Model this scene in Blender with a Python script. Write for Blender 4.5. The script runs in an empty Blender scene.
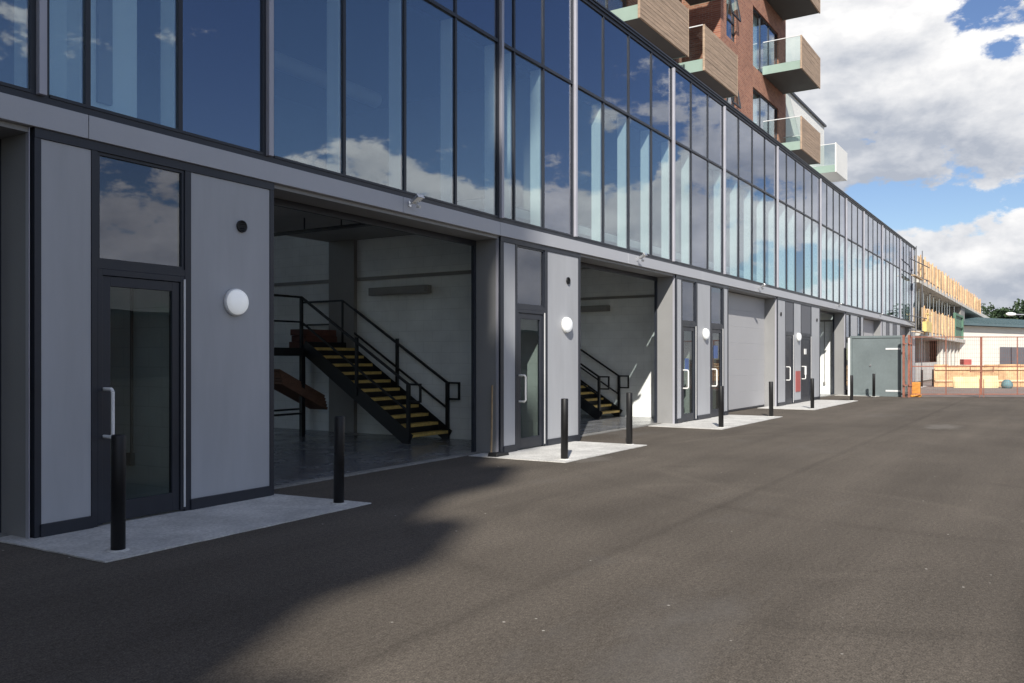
import bpy, bmesh, math, random
from mathutils import Vector, Matrix
random.seed(7)
R = math.radians
scene = bpy.context.scene
col = scene.collection

# ------------------------------------------------------------------ facade frame
UB, D0, AL = 11.883, 7.853, R(1.661)      # the front bends very slightly at UB
CA, SA = math.cos(AL), math.sin(AL)
def W(u, v, z):
    """u along the front, v into the building, z up  ->  world"""
    if u >= UB:
        return (u, D0 + v, z)
    t = u - UB
    return (UB + t*CA - v*SA, D0 + t*SA + v*CA, z)

# ------------------------------------------------------------------ mesh builder
class MB:
    def __init__(self, warp=False):
        self.v, self.f, self.warp, self.smooth = [], [], warp, set()
    def _add(self, pts, faces, smooth=False):
        b = len(self.v)
        if self.warp:
            pts = [W(*p) for p in pts]
        self.v += [tuple(p) for p in pts]
        for f in faces:
            if smooth: self.smooth.add(len(self.f))
            self.f.append(tuple(b + i for i in f))
        return self
    def box(self, x0, x1, y0, y1, z0, z1):
        if self.warp and x0 < UB - .2 and x1 > UB + .2 and x1 - x0 > 2:
            self.box(x0, UB, y0, y1, z0, z1); self.box(UB, x1, y0, y1, z0, z1); return self
        p = [(x0,y0,z0),(x1,y0,z0),(x1,y1,z0),(x0,y1,z0),(x0,y0,z1),(x1,y0,z1),(x1,y1,z1),(x0,y1,z1)]
        return self._add(p, [(3,2,1,0),(4,5,6,7),(0,1,5,4),(1,2,6,5),(2,3,7,6),(3,0,4,7)])
    def bar(self, a, b, w, d=None, up=(0,0,1)):
        a, b = Vector(a), Vector(b); d = d or w
        t = (b-a).normalized(); u = Vector(up)
        if abs(t.dot(u)) > .98: u = Vector((0,1,0))
        s = t.cross(u).normalized()*w/2; n = s.cross(t).normalized()*d/2
        p = [a-s-n, a+s-n, a+s+n, a-s+n, b-s-n, b+s-n, b+s+n, b-s+n]
        return self._add(p, [(3,2,1,0),(4,5,6,7),(0,1,5,4),(1,2,6,5),(2,3,7,6),(3,0,4,7)])
    def tube(self, a, b, r, r2=None, n=14, cap=True):
        a, b = Vector(a), Vector(b); r2 = r if r2 is None else r2
        t = (b-a).normalized(); u = Vector((0,0,1)) if abs(t.z) < .9 else Vector((1,0,0))
        s = t.cross(u).normalized(); q = t.cross(s)
        p = []
        for c, rr in ((a, r), (b, r2)):
            for i in range(n):
                k = 2*math.pi*i/n
                p.append(c + (s*math.cos(k) + q*math.sin(k))*rr)
        self._add(p, [(i, (i+1) % n, n+(i+1) % n, n+i) for i in range(n)], True)
        if cap:
            self._add(p[:n], [tuple(range(n))][:1]); self._add(p[n:], [tuple(reversed(range(n)))])
        return self
    def lathe(self, c, axis, prof, n=24):
        """profile = [(radius, distance along axis)]"""
        c, t = Vector(c), Vector(axis).normalized()
        u = Vector((0,0,1)) if abs(t.z) < .9 else Vector((1,0,0))
        s = t.cross(u).normalized(); q = t.cross(s)
        p = []
        for r, h in prof:
            for i in range(n):
                k = 2*math.pi*i/n
                p.append(c + t*h + (s*math.cos(k) + q*math.sin(k))*max(r, 1e-4))
        fs = []
        for j in range(len(prof)-1):
            for i in range(n):
                fs.append((j*n+i, j*n+(i+1) % n, (j+1)*n+(i+1) % n, (j+1)*n+i))
        return self._add(p, fs, True)
    def quad(self, a, b, c, d):
        return self._add([a,b,c,d], [(0,1,2,3)])
    def prism(self, pts, y0, y1):
        """xz outline extruded along y"""
        n = len(pts)
        p = [(x,y0,z) for x,z in pts] + [(x,y1,z) for x,z in pts]
        return self._add(p, [tuple(range(n)), tuple(reversed(range(n,2*n)))] +
                         [(i, n+i, n+(i+1) % n, (i+1) % n) for i in range(n)])
    def build(self, name, mat, parent=None, bevel=0, local=False):
        if parent is None and not local:
            xs, ys, zs = zip(*self.v)
            org = Vector(((min(xs)+max(xs))/2, (min(ys)+max(ys))/2, min(zs)))
        elif local:
            org = Vector((0,0,0))
        else:
            org = Vector(worg(parent))
        me = bpy.data.meshes.new(name)
        me.from_pydata([tuple(Vector(p)-org) for p in self.v], [], self.f)
        bm = bmesh.new(); bm.from_mesh(me)
        bmesh.ops.recalc_face_normals(bm, faces=bm.faces)
        bm.to_mesh(me); bm.free()
        for i in self.smooth:
            me.polygons[i].use_smooth = True
        me.materials.append(mat)
        o = bpy.data.objects.new(name, me); col.objects.link(o)
        if parent is None:
            o.location = org
        else:
            o.parent = parent
        if bevel:
            b = o.modifiers.new('edge', 'BEVEL'); b.width = bevel; b.segments = 2; b.limit_method = 'ANGLE'
            b.harden_normals = False
        return o
def worg(o):
    p = Vector(o.location)
    while o.parent: o = o.parent; p = p + Vector(o.location)
    return p
def tag(o, label=None, cat=None, group=None, kind=None):
    if label: o['label'] = label
    if cat: o['category'] = cat
    if group: o['group'] = group
    if kind: o['kind'] = kind
    return o
def empty(name, loc, rz=0, label=None, cat=None, group=None):
    o = bpy.data.objects.new(name, None); col.objects.link(o)
    o.location = loc; o.rotation_euler.z = rz; o.empty_display_size = .2
    return tag(o, label, cat, group)
def copy_tree(o, parent=None):
    c = o.copy(); col.objects.link(c)
    if parent is not None: c.parent = parent
    for ch in list(o.children): copy_tree(ch, c)
    return c

# ------------------------------------------------------------------ materials
class NT:
    def __init__(self, nt): self.nt, self.n, self.l = nt, nt.nodes, nt.links
    def node(self, t, **kw):
        x = self.n.new(t)
        for k, v in kw.items(): setattr(x, k, v)
        return x
    def set(self, s, v):
        if isinstance(v, bpy.types.NodeSocket): self.l.new(v, s)
        else: s.default_value = v
    def m(self, op, a, b=0.0, c=None, clamp=False):
        x = self.node('ShaderNodeMath', operation=op, use_clamp=clamp)
        self.set(x.inputs[0], a); self.set(x.inputs[1], b)
        if c is not None: self.set(x.inputs[2], c)
        return x.outputs[0]
    def noise(self, vec, scale, detail=4, rough=.5, dist=0):
        x = self.node('ShaderNodeTexNoise')
        self.set(x.inputs['Vector'], vec); x.inputs['Scale'].default_value = scale
        x.inputs['Detail'].default_value = detail; x.inputs['Roughness'].default_value = rough
        x.inputs['Distortion'].default_value = dist
        return x.outputs[0]
    def rng(self, v, a, b, c=0., d=1., smooth=False):
        x = self.node('ShaderNodeMapRange'); x.clamp = True
        if smooth: x.interpolation_type = 'SMOOTHSTEP'
        self.set(x.inputs[0], v)
        for i, k in enumerate((a,b,c,d)): self.set(x.inputs[1+i], k)
        return x.outputs[0]
    def mix(self, f, a, b, bt='MIX'):
        x = self.node('ShaderNodeMix', data_type='RGBA', blend_type=bt)
        self.set(x.inputs[0], f); self.set(x.inputs[6], a); self.set(x.inputs[7], b)
        return x.outputs[2]
    def mapping(self, vec, scale=(1,1,1), loc=(0,0,0)):
        x = self.node('ShaderNodeMapping'); self.l.new(vec, x.inputs[0])
        x.inputs['Scale'].default_value = scale; x.inputs['Location'].default_value = loc
        return x.outputs[0]
def c4(c): return (c[0], c[1], c[2], 1)
def new_mat(name):
    m = bpy.data.materials.new(name); m.use_nodes = True
    t = NT(m.node_tree); b = t.n['Principled BSDF']
    geo = t.node('ShaderNodeNewGeometry').outputs['Position']
    return m, t, b, geo
def mat(name, colr, rough=.5, var=.12, scale=3., metal=0., bump=0., bscale=60., spec=.5, fine=0., fscale=80., stretch=(1,1,1)):
    """principled with mottling in world space, a fine grain and a light bump"""
    m, t, b, geo = new_mat(name)
    g = t.mapping(geo, stretch)
    n = t.noise(g, scale, 5, .6)
    k = t.rng(n, .3, .7, 1-var, 1+var)
    if fine:
        n2 = t.noise(g, fscale, 3, .6)
        k = t.m('MULTIPLY', k, t.rng(n2, .3, .7, 1-fine, 1+fine))
    mx = t.node('ShaderNodeVectorMath', operation='SCALE')
    mx.inputs[0].default_value = colr; t.l.new(k, mx.inputs[3])
    t.l.new(mx.outputs[0], b.inputs['Base Color'])
    b.inputs['Metallic'].default_value = metal
    b.inputs['Specular IOR Level'].default_value = spec
    t.l.new(t.rng(n, .3, .7, max(rough-.06, 0), min(rough+.06, 1)), b.inputs['Roughness'])
    if bump:
        bp = t.node('ShaderNodeBump'); bp.inputs['Strength'].default_value = bump; bp.inputs['Distance'].default_value = .01
        t.l.new(t.noise(g, bscale, 4, .6), bp.inputs['Height']); t.l.new(bp.outputs[0], b.inputs['Normal'])
    return m
def glass_mat(name, tint, f0, wobble=.012, refl=(.95,.97,1)):
    """thin pane: clear tinted pass-through plus Schlick reflection"""
    m = bpy.data.materials.new(name); m.use_nodes = True
    t = NT(m.node_tree); t.n.remove(t.n['Principled BSDF'])
    out = t.n['Material Output']
    geo = t.node('ShaderNodeNewGeometry')
    bp = t.node('ShaderNodeBump'); bp.inputs['Strength'].default_value = wobble; bp.inputs['Distance'].default_value = .1
    t.l.new(t.noise(geo.outputs['Position'], 1.1, 1, .4), bp.inputs['Height'])
    dt = t.node('ShaderNodeVectorMath', operation='DOT_PRODUCT')
    t.l.new(geo.outputs['Incoming'], dt.inputs[0]); t.l.new(geo.outputs['Normal'], dt.inputs[1])
    cosv = t.m('ABSOLUTE', dt.outputs['Value'])
    p5 = t.m('POWER', t.m('SUBTRACT', 1., cosv), 5.)
    F = t.m('ADD', f0, t.m('MULTIPLY', p5, 1-f0), clamp=True)
    tr = t.node('ShaderNodeBsdfTransparent'); tr.inputs[0].default_value = c4(tint)
    gl = t.node('ShaderNodeBsdfGlossy'); gl.inputs['Roughness'].default_value = 0; gl.inputs[0].default_value = c4(refl)
    t.l.new(bp.outputs[0], gl.inputs['Normal'])
    ms = t.node('ShaderNodeMixShader'); t.l.new(F, ms.inputs[0])
    t.l.new(tr.outputs[0], ms.inputs[1]); t.l.new(gl.outputs[0], ms.inputs[2])
    t.l.new(ms.outputs[0], out.inputs['Surface'])
    return m

M = {}
M['panel'] = mat('grey_cladding', (.415,.425,.445), .45, .07, .9, bump=.03, bscale=220, fine=.03, fscale=3.2, stretch=(2.2,2.2,.35))
M['band'] = mat('fascia_grey', (.45,.46,.49), .42, .05, 1.0, fine=.02)
M['reveal'] = mat('reveal_grey', (.26,.26,.26), .5, .05, 1.3, fine=.03)
M['frame'] = mat('dark_frame', (.022,.026,.036), .42, .1, 4)
M['fin'] = mat('silver_fin', (.42,.42,.47), .4, .05, 2, metal=.2)
M['alu'] = mat('bright_aluminium', (.70,.70,.70), .4, .05, 5)
M['steel'] = mat('brushed_steel', (.72,.72,.72), .28, .05, 20, metal=.9)
M['black'] = mat('black_paint', (.007,.007,.008), .52, .25, 8, bump=.04, bscale=120)
M['white_plastic'] = mat('white_plastic', (.82,.82,.8), .35, .03, 8)
M['diffuser'] = mat('lamp_diffuser', (.85,.86,.86), .3, .02, 8)
_b = M['diffuser'].node_tree.nodes['Principled BSDF']; _b.inputs['Emission Color'].default_value = (.93,.97,1,1); _b.inputs['Emission Strength'].default_value = .19
M['white_wall'] = mat('white_paint', (.62,.64,.62), .7, .06, .8, bump=.05, bscale=120)
M['fin_white'] = mat('white_return', (.93,.95,.93), .6, .05, 1.)
M['ceil'] = mat('dark_soffit', (.36,.36,.36), .7, .1, 2)
M['taupe'] = mat('taupe_steel', (.25,.24,.225), .6, .08, 2)
M['dark_back'] = mat('dark_backing', (.010,.013,.024), .6, .1, 2)
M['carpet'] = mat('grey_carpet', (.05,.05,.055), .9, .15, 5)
M['yellow'] = mat('yellow_nosing', (.64,.44,.13), .6, .25, 9, fine=.2)
M['conc'] = mat('apron_concrete', (.56,.55,.52), .85, .2, 1.9, bump=.25, bscale=70, fine=.2, fscale=38)
M['threshold'] = mat('threshold_concrete', (.24,.235,.22), .85, .2, 2, fine=.2, fscale=40)
M['rawconc'] = mat('site_concrete', (.62,.60,.55), .9, .15, .7, fine=.1, fscale=10)
M['timber'] = mat('balcony_timber', (.39,.285,.205), .75, .22, 2.2, fine=.25, fscale=9, stretch=(.35,1,7))
M['ply'] = mat('new_plywood', (.70,.52,.33), .7, .32, .8, fine=.15, fscale=8)
M['plydark'] = mat('orange_plywood', (.62,.40,.22), .7, .25, 1.1, fine=.2, fscale=6)
M['cream'] = mat('cream_board', (.74,.60,.34), .7, .15, 2)
M['rust'] = mat('rust_red_steel', (.27,.105,.07), .6, .25, 3, fine=.2, fscale=20)
M['contain'] = mat('container_grey', (.15,.18,.185), .5, .10, .9, fine=.05, fscale=12)
M['greenslab'] = mat('pale_green_edge', (.29,.39,.34), .35, .06, 2)
M['darkslab'] = mat('dark_soffit_board', (.085,.08,.075), .7, .15, 2)
M['render'] = mat('white_render', (.80,.80,.77), .8, .04, .6)
M['teal'] = mat('teal_roof', (.10,.15,.165), .5, .15, .4)
M['shed'] = mat('white_sheet', (.80,.76,.68), .6, .05, .5)
M['shutter'] = mat('shutter_grey', (.42,.42,.43), .5, .04, 1.)
M['wood'] = mat('brown_board', (.17,.085,.05), .7, .25, 3, fine=.25, fscale=30, stretch=(1,1,4))
M['redboard'] = mat('red_board', (.13,.05,.035), .7, .3, 4)
M['redsign'] = mat('red_sign', (.42,.10,.09), .5, .08, 3)
M['orange'] = mat('orange_block', (.75,.33,.06), .6, .12, 3)
M['stick'] = mat('pale_stick', (.42,.30,.18), .7, .2, 9)
M['tealbag'] = mat('teal_bag', (.13,.24,.26), .7, .2, 5)
M['greennet'] = mat('green_frame', (.10,.20,.14), .6, .2, 2)
M['yellowsteel'] = mat('yellow_steel', (.72,.56,.20), .5, .15, 2)
M['notice'] = mat('blue_notice', (.07,.12,.28), .5, .1, 9)
M['paper'] = mat('white_paper', (.8,.8,.78), .7, .03, 9)
M['bark'] = mat('bark', (.06,.045,.03), .9, .2, 4)
M['tower'] = mat('beige_facing', (.25,.22,.19), .8, .1, 1)
M['grille'] = mat('grey_mesh', (.13,.135,.15), .6, .1, 2)
M['glass'] = glass_mat('curtain_glass', (.86,.93,.93), .21, refl=(.86,.90,.97))
M['doorglass'] = glass_mat('door_glass', (.68,.72,.71), .025)
M['clearglass'] = glass_mat('clear_glass', (.93,.95,.94), .03)
M['balglass'] = glass_mat('balcony_glass', (.90,.95,.93), .05)
M['transomglass'] = glass_mat('transom_glass', (.4,.45,.6), .12)
M['spandrelglass'] = glass_mat('spandrel_glass', (.4,.45,.6), .27, refl=(.86,.90,.97))

# leaves
m, t, b, geo = new_mat('dark_leaves')
k = t.rng(t.noise(geo, .6, 3), .3, .7, .6, 1.5)
mx = t.node('ShaderNodeVectorMath', operation='SCALE'); mx.inputs[0].default_value = (.030,.055,.020); t.l.new(k, mx.inputs[3])
t.l.new(mx.outputs[0], b.inputs['Base Color']); b.inputs['Roughness'].default_value = .6
M['leaf'] = m

# asphalt: aggregate speckle, worn lighter patches, long seams
m, t, b, geo = new_mat('asphalt')
big = t.noise(geo, .35, 5, .6)
streak = t.noise(t.mapping(geo, (.10,1.1,1)), .9, 4, .6)
spk = t.noise(geo, 95., 2, .7)
vor = t.node('ShaderNodeTexVoronoi'); vor.inputs['Scale'].default_value = 55.; t.l.new(geo, vor.inputs['Vector'])
chip = t.rng(vor.outputs['Distance'], .04, .12, 1., 0.)
sel = t.node('ShaderNodeSeparateColor'); t.l.new(vor.outputs['Color'], sel.inputs[0])
chip = t.m('MULTIPLY', chip, t.rng(sel.outputs[0], .90, .96, 0., 1.))
vor2 = t.node('ShaderNodeTexVoronoi'); vor2.inputs['Scale'].default_value = 7.; t.l.new(geo, vor2.inputs['Vector'])
sel2 = t.node('ShaderNodeSeparateColor'); t.l.new(vor2.outputs['Color'], sel2.inputs[0])
litter = t.m('MULTIPLY', t.rng(vor2.outputs['Distance'], .04, .085, 1., 0.), t.rng(sel2.outputs[1], .88, .89, 0., 1.))
k = t.rng(big, .3, .7, .84, 1.18)
k = t.m('MULTIPLY', k, t.rng(streak, .3, .7, .83, 1.19))
k = t.m('MULTIPLY', k, t.rng(spk, .3, .7, .5, 1.5))
k = t.m('MULTIPLY', k, t.rng(t.noise(geo, 28., 3, .7), .3, .7, .72, 1.28))
# lengthwise paving seam
sx = t.node('ShaderNodeSeparateXYZ'); t.l.new(geo, sx.inputs[0])
wob = t.m('MULTIPLY', t.noise(geo, 1.6, 3), .12)
for yy, a, wd in ((3.1, .16, .05), (.1, .22, .09), (-3.1, .16, .05)):
    dd = t.m('ABSOLUTE', t.m('SUBTRACT', t.m('ADD', sx.outputs[1], wob), yy + .06))
    k = t.m('MULTIPLY', k, t.rng(dd, 0., wd*2.2, 1-a, 1., True))
for cx, cy, rad, amt in ((8.6,2.6,2.3,.13),(9.0,2.4,3.9,-.11),(15,1.0,5.2,.11),(15.4,.8,6.8,-.09),(5.5,-1.5,3.0,-.10)):
    ddx = t.m('SUBTRACT', sx.outputs[0], cx); ddy = t.m('SUBTRACT', t.m('ADD', sx.outputs[1], wob), cy)
    rr = t.m('SQRT', t.m('ADD', t.m('MULTIPLY', ddx, ddx), t.m('MULTIPLY', ddy, ddy)))
    ring = t.rng(t.m('ABSOLUTE', t.m('SUBTRACT', rr, rad)), .03, .16, 1., 0., True)
    ring = t.m('MULTIPLY', ring, t.rng(t.noise(geo, .6, 2), .42, .58, 0., 1.))
    k = t.m('MULTIPLY', k, t.m('ADD', 1., t.m('MULTIPLY', ring, amt)))
mx = t.node('ShaderNodeVectorMath', operation='SCALE'); mx.inputs[0].default_value = (.112,.096,.079); t.l.new(k, mx.inputs[3])
cc = t.mix(t.m('MULTIPLY', chip, .55), mx.outputs[0], c4((.26,.25,.23)))
cc = t.mix(t.m('MULTIPLY', litter, .9), cc, c4((.55,.52,.46)))
# pale dusty stains
st = t.rng(t.noise(t.mapping(geo, (.5,1,1), (13,4,0)), .55, 5, .65), .60, .74, 0., .34)
cc = t.mix(st, cc, c4((.17,.16,.15)))
for cx, cy, ra, rb, amt, cl in ((22.3,2.3,.9,.42,.36,(.26,.245,.22)),(12.2,6.3,.5,.3,.25,(.25,.235,.21)),(7.4,-.4,.22,.14,.5,(.035,.033,.032)),(13.5,.2,.5,.16,.35,(.04,.037,.035))):
    ex = t.m('DIVIDE', t.m('SUBTRACT', sx.outputs[0], cx), ra); ey = t.m('DIVIDE', t.m('SUBTRACT', sx.outputs[1], cy), rb)
    rr = t.m('ADD', t.m('SQRT', t.m('ADD', t.m('MULTIPLY', ex, ex), t.m('MULTIPLY', ey, ey))), t.m('MULTIPLY', t.m('SUBTRACT', t.noise(geo, 3., 5, .65), .5), 2.4))
    cc = t.mix(t.m('MULTIPLY', t.rng(rr, .5, 1.1, 1., 0., True), amt), cc, c4(cl))
t.l.new(cc, b.inputs['Base Color']); b.inputs['Roughness'].default_value = .92
b.inputs['Specular IOR Level'].default_value = .2
bp = t.node('ShaderNodeBump'); bp.inputs['Strength'].default_value = .5; bp.inputs['Distance'].default_value = .012
t.l.new(spk, bp.inputs['Height']); t.l.new(bp.outputs[0], b.inputs['Normal'])
M['asphalt'] = m

# polished dark floor
m, t, b, geo = new_mat('unit_floor')
n = t.noise(geo, 1.4, 5, .6)
t.l.new(t.mix(t.rng(n, .3, .7), c4((.14,.145,.155)), c4((.21,.215,.225))), b.inputs['Base Color'])
t.l.new(t.rng(n, .3, .7, .14, .34), b.inputs['Roughness'])
M['floor'] = m

# painted blockwork: courses 225 mm, blocks 450 mm
def block_mat(name, c1, c2, mortar, bw, bh, axis, bump=.25, msize=.006, rough=.75):
    m, t, b, geo = new_mat(name)
    s = t.node('ShaderNodeSeparateXYZ'); t.l.new(geo, s.inputs[0])
    c = t.node('ShaderNodeCombineXYZ')
    t.l.new(s.outputs[0] if axis == 'x' else s.outputs[1], c.inputs[0]); t.l.new(s.outputs[2], c.inputs[1])
    br = t.node('ShaderNodeTexBrick'); t.l.new(c.outputs[0], br.inputs['Vector'])
    br.inputs['Scale'].default_value = 1; br.inputs['Brick Width'].default_value = bw; br.inputs['Row Height'].default_value = bh
    br.inputs['Mortar Size'].default_value = msize; br.inputs['Mortar Smooth'].default_value = .3
    br.inputs['Color1'].default_value = c4(c1); br.inputs['Color2'].default_value = c4(c2); br.inputs['Mortar'].default_value = c4(mortar)
    br.inputs['Bias'].default_value = 0
    n = t.noise(geo, 1.1, 5, .6)
    t.l.new(t.mix(1., br.outputs[0], t.mix(t.rng(n, .3, .7), c4((.85,.85,.85)), c4((1.08,1.08,1.08))), 'MULTIPLY'), b.inputs['Base Color'])
    b.inputs['Roughness'].default_value = rough
    bp = t.node('ShaderNodeBump'); bp.inputs['Strength'].default_value = bump; bp.inputs['Distance'].default_value = .006; bp.invert = True
    t.l.new(br.outputs[1], bp.inputs['Height']); t.l.new(bp.outputs[0], b.inputs['Normal'])
    return m
wc = (.86,.88,.86)
M['block_y'] = block_mat('white_blockwork', wc, (.84,.86,.84), (.74,.76,.74), .44, .215, 'y')
M['block_x'] = block_mat('white_blockwork_rear', wc, (.84,.86,.84), (.74,.76,.74), .44, .215, 'x')
b1, b2, bm_ = (.43,.18,.11), (.28,.10,.065), (.36,.28,.22)
M['brick_x'] = block_mat('red_brick', b1, b2, bm_, .225, .075, 'x', .3, .009, .85)
M['brick_y'] = block_mat('red_brick_return', b1, b2, bm_, .225, .075, 'y', .3, .009, .85)

# ------------------------------------------------------------------ ground
def sheet(name, pts, z, m):
    mb = MB(); n = len(pts)
    mb._add([(x,y,z) for x,y in pts], [tuple(range(n))])
    return tag(mb.build(name, m), kind='structure')
g = sheet('asphalt_yard', [(-500,-600),(900,-600),(900,600),(-500,600)], 0, M['asphalt'])
sheet('site_ground', [(39.7,7.7),(38.75,5.35),(43.9,-2.7),(60,-12),(130,-12),(130,7.7)], .006,
      mat('site_ground', (.22,.185,.165), .9, .2, .5, fine=.15, fscale=6))
def apron(u0, u1, skew, vo=-1.48, name='concrete_apron'):
    mb = MB(True); rnd = random.Random(int(u0*10)); out = []
    def run(p, q, n, jit):
        for i in range(n):
            f = i/n; out.append((p[0]+(q[0]-p[0])*f+(rnd.uniform(-jit,jit) if i else 0), p[1]+(q[1]-p[1])*f+(rnd.uniform(-jit,jit) if i else 0)))
    run((u0,vo),(u1,vo),int((u1-u0)*7),.007); run((u1,vo),(u1-skew,.3),10,.006); run((u1-skew,.3),(u0,.3),2,0); run((u0,.3),(u0,vo),10,.006)
    n = len(out)
    mb._add([(u,v,.002) for u,v in out]+[(u,v,.014) for u,v in out], [tuple(range(n)), tuple(range(n,2*n))]+[(i,(i+1)%n,n+(i+1)%n,n+i) for i in range(n)])
    return tag(mb.build(name, M['conc']), kind='structure')
apron(3.90,7.08,.12,-1.34); apron(11.45,14.6,.1); apron(18.75,23.75,.1); apron(27.4,34.2,.15); apron(38.6,43.6,.1); apron(48,54.9,.1)

# ------------------------------------------------------------------ main building
BLD = empty('commercial_building', (6, 8, 0), 0,
            'long two storey commercial building with grey panelled bays below and continuous blue glazing above', 'building')
ZB0, ZB1, ZS, ZM, ZR = 3.64, 3.86, 3.93, 6.86, 8.66
U0, U1 = -8.7, 60.8
RD = .46                          # depth of the loading bay reveals
def part(mb, name, m, parent=BLD, bevel=0): return mb.build(name, m, parent, bevel)

# fascia in lengths with fine joints
edges = [U0,-3.72,.2,4.6,9.3,UB,16.9,21.5,26.1,30.7,35.3,39.9,44.5,49.1,53.7,U1]
for a, b_ in zip(edges[:-1], edges[1:]):
    part(MB(True).box(a+.004, b_-.004, -.045, .10, ZB0, ZB1), 'fascia_panel', M['band'], bevel=.004)
part(MB(True).box(U0, U1, -.012, .06, ZB1, ZS), 'sill_frame', M['frame'])
part(MB(True).box(U0, U1, -.05, .30, ZR, ZR+.05).box(U0, U1, -.02, .22, ZR-.07, ZR-.002).box(U0, U1, -.07, .34, ZR+.052, ZR+.085), 'parapet_coping', M['frame'])
part(MB(True).box(U0, U1, .345, 12, ZR-.12, ZR-.02), 'roof', M['ceil'])

def door(u0, u1, hinge_glass=True, solid=False):
    fr = MB(True)
    zt = 2.45
    fr.box(u0, u0+.05, -.012, .07, 0.03, zt).box(u1-.05, u1, -.012, .07, .03, zt).box(u0+.05, u1-.05, -.012, .07, zt-.06, zt)
    # leaf rails
    a, b_ = u0+.056, u1-.056
    fr.box(a, a+.085, .004, .055, .035, zt-.065).box(b_-.085, b_, .004, .055, .035, zt-.065)
    fr.box(a+.085, b_-.085, .004, .055, zt-.16, zt-.065).box(a+.085, b_-.085, .004, .055, .035, .22)
    d = part(fr, 'entrance_door', M['frame'], bevel=.003)
    if solid:
        part(MB(True).box(a+.086, b_-.086, .016, .045, .221, zt-.161), 'door_panel', M['frame'], d)
    else:
        part(MB(True).box(a+.086, b_-.086, .026, .038, .221, zt-.161), 'door_glass', M['doorglass'], d)
    h = MB()
    p = lambda u, v, z: W(u, v, z)
    uh = a+.012
    pts = [p(uh,.0,.86), p(uh,-.115,.86), p(uh,-.14,.885), p(uh,-.14,1.285), p(uh,-.115,1.31), p(uh,.0,1.31)]
    for q, r in zip(pts[:-1], pts[1:]): h.tube(q, r, .0165, n=10)
    part(h, 'pull_handle', M['white_plastic'], d)
    part(MB(True).box(u1-.016, u1+.002, -.024, -.0125, .06, zt-.03), 'lit_reveal_strip', M['alu'], d)  # bright strip standing in for light on the door frame reveal
    return d

def panel(u0, u1, z0=.125, z1=3.55):
    return part(MB(True).box(u0, u1, -.006, .05, z0, z1), 'cladding_panel', M['panel'], bevel=.003)

def pier(u0, u1, items):
    """items = list of (kind, u0, u1)"""
    f = MB(True)
    f.box(u0, u1, -.02, .06, 3.553, ZB0-.002)
    cuts = [u0] + [x for it in items for x in (it[1], it[2])] + [u1]
    for a, b_ in zip(cuts[0::2], cuts[1::2]):
        f.box(a, b_, -.014, .06, .0, 3.5525)
    for kind, a, b_ in items:
        if kind == 'P':
            f.box(a-.01, b_+.01, -.03, .055, 0, .124)
        elif kind in 'DSW':
            f.box(a+.001, b_-.001, -.013, .058, 2.451, 2.52)
    part(f, 'pier_frame', M['frame'])
    for kind, a, b_ in items:
        if kind == 'P': panel(a+.002, b_-.002)
        if kind in 'DS':
            door(a+.003, b_-.003, solid=(kind == 'S'))
        if kind in 'DW':
            w = part(MB(True).box(a+.002, a+.03, .0, .05, 2.521, 3.552).box(b_-.03, b_-.002, .0, .05, 2.521, 3.552)
                 .box(a+.03, b_-.03, .0, .05, 2.521, 2.55).box(a+.03, b_-.03, .0, .05, 3.523, 3.552), 'transom_window', M['frame'])
            part(MB(True).box(a+.03, b_-.03, .022, .034, 2.55, 3.523), 'transom_pane', M['transomglass'], w)
            part(MB(True).box(a+.03, b_-.03, .045, .06, 2.55, 3.523), 'transom_backing', M['dark_back'], w)
        if kind == 'S':
            part(MB(True).box(a+.002, b_-.002, .0, .05, 2.521, 3.552), 'overdoor_panel', M['grille'])
        if kind == 'W':
            part(MB(True).box(a+.002, b_-.002, .02, .05, .03, 2.45), 'side_panel', M['frame'])

pier(-3.72, -.92, [('P',-3.66,-3.2),('D',-3.14,-2.16),('P',-2.08,-.98)])
pier(4.11, 6.92, [('P',4.17,4.65),('D',4.71,5.69),('P',5.765,6.86)])
pier(11.94, 14.77, [('P',12.04,12.41),('D',12.46,13.40),('P',13.50,14.69)])
pier(19.70, 23.62, [('P',19.78,20.06),('D',20.12,21.06),('P',21.17,22.14),('D',22.21,23.15),('P',23.25,23.55)])
pier(28.59, 34.60, [('P',28.67,29.57),('S',29.63,30.62),('P',30.70,31.66),('S',31.73,33.15),('P',33.23,34.50)])
pier(39.38, 43.40, [('D',39.46,40.35),('P',40.43,41.9),('W',41.98,42.7),('P',42.78,43.32)])
pier(48.5, 54.6, [('P',48.6,49.7),('S',49.78,50.7),('P',50.78,51.9),('S',52.0,53.2),('P',53.3,54.5)])
pier(59.4, 60.8, [('P',59.5,60.7)])

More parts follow.
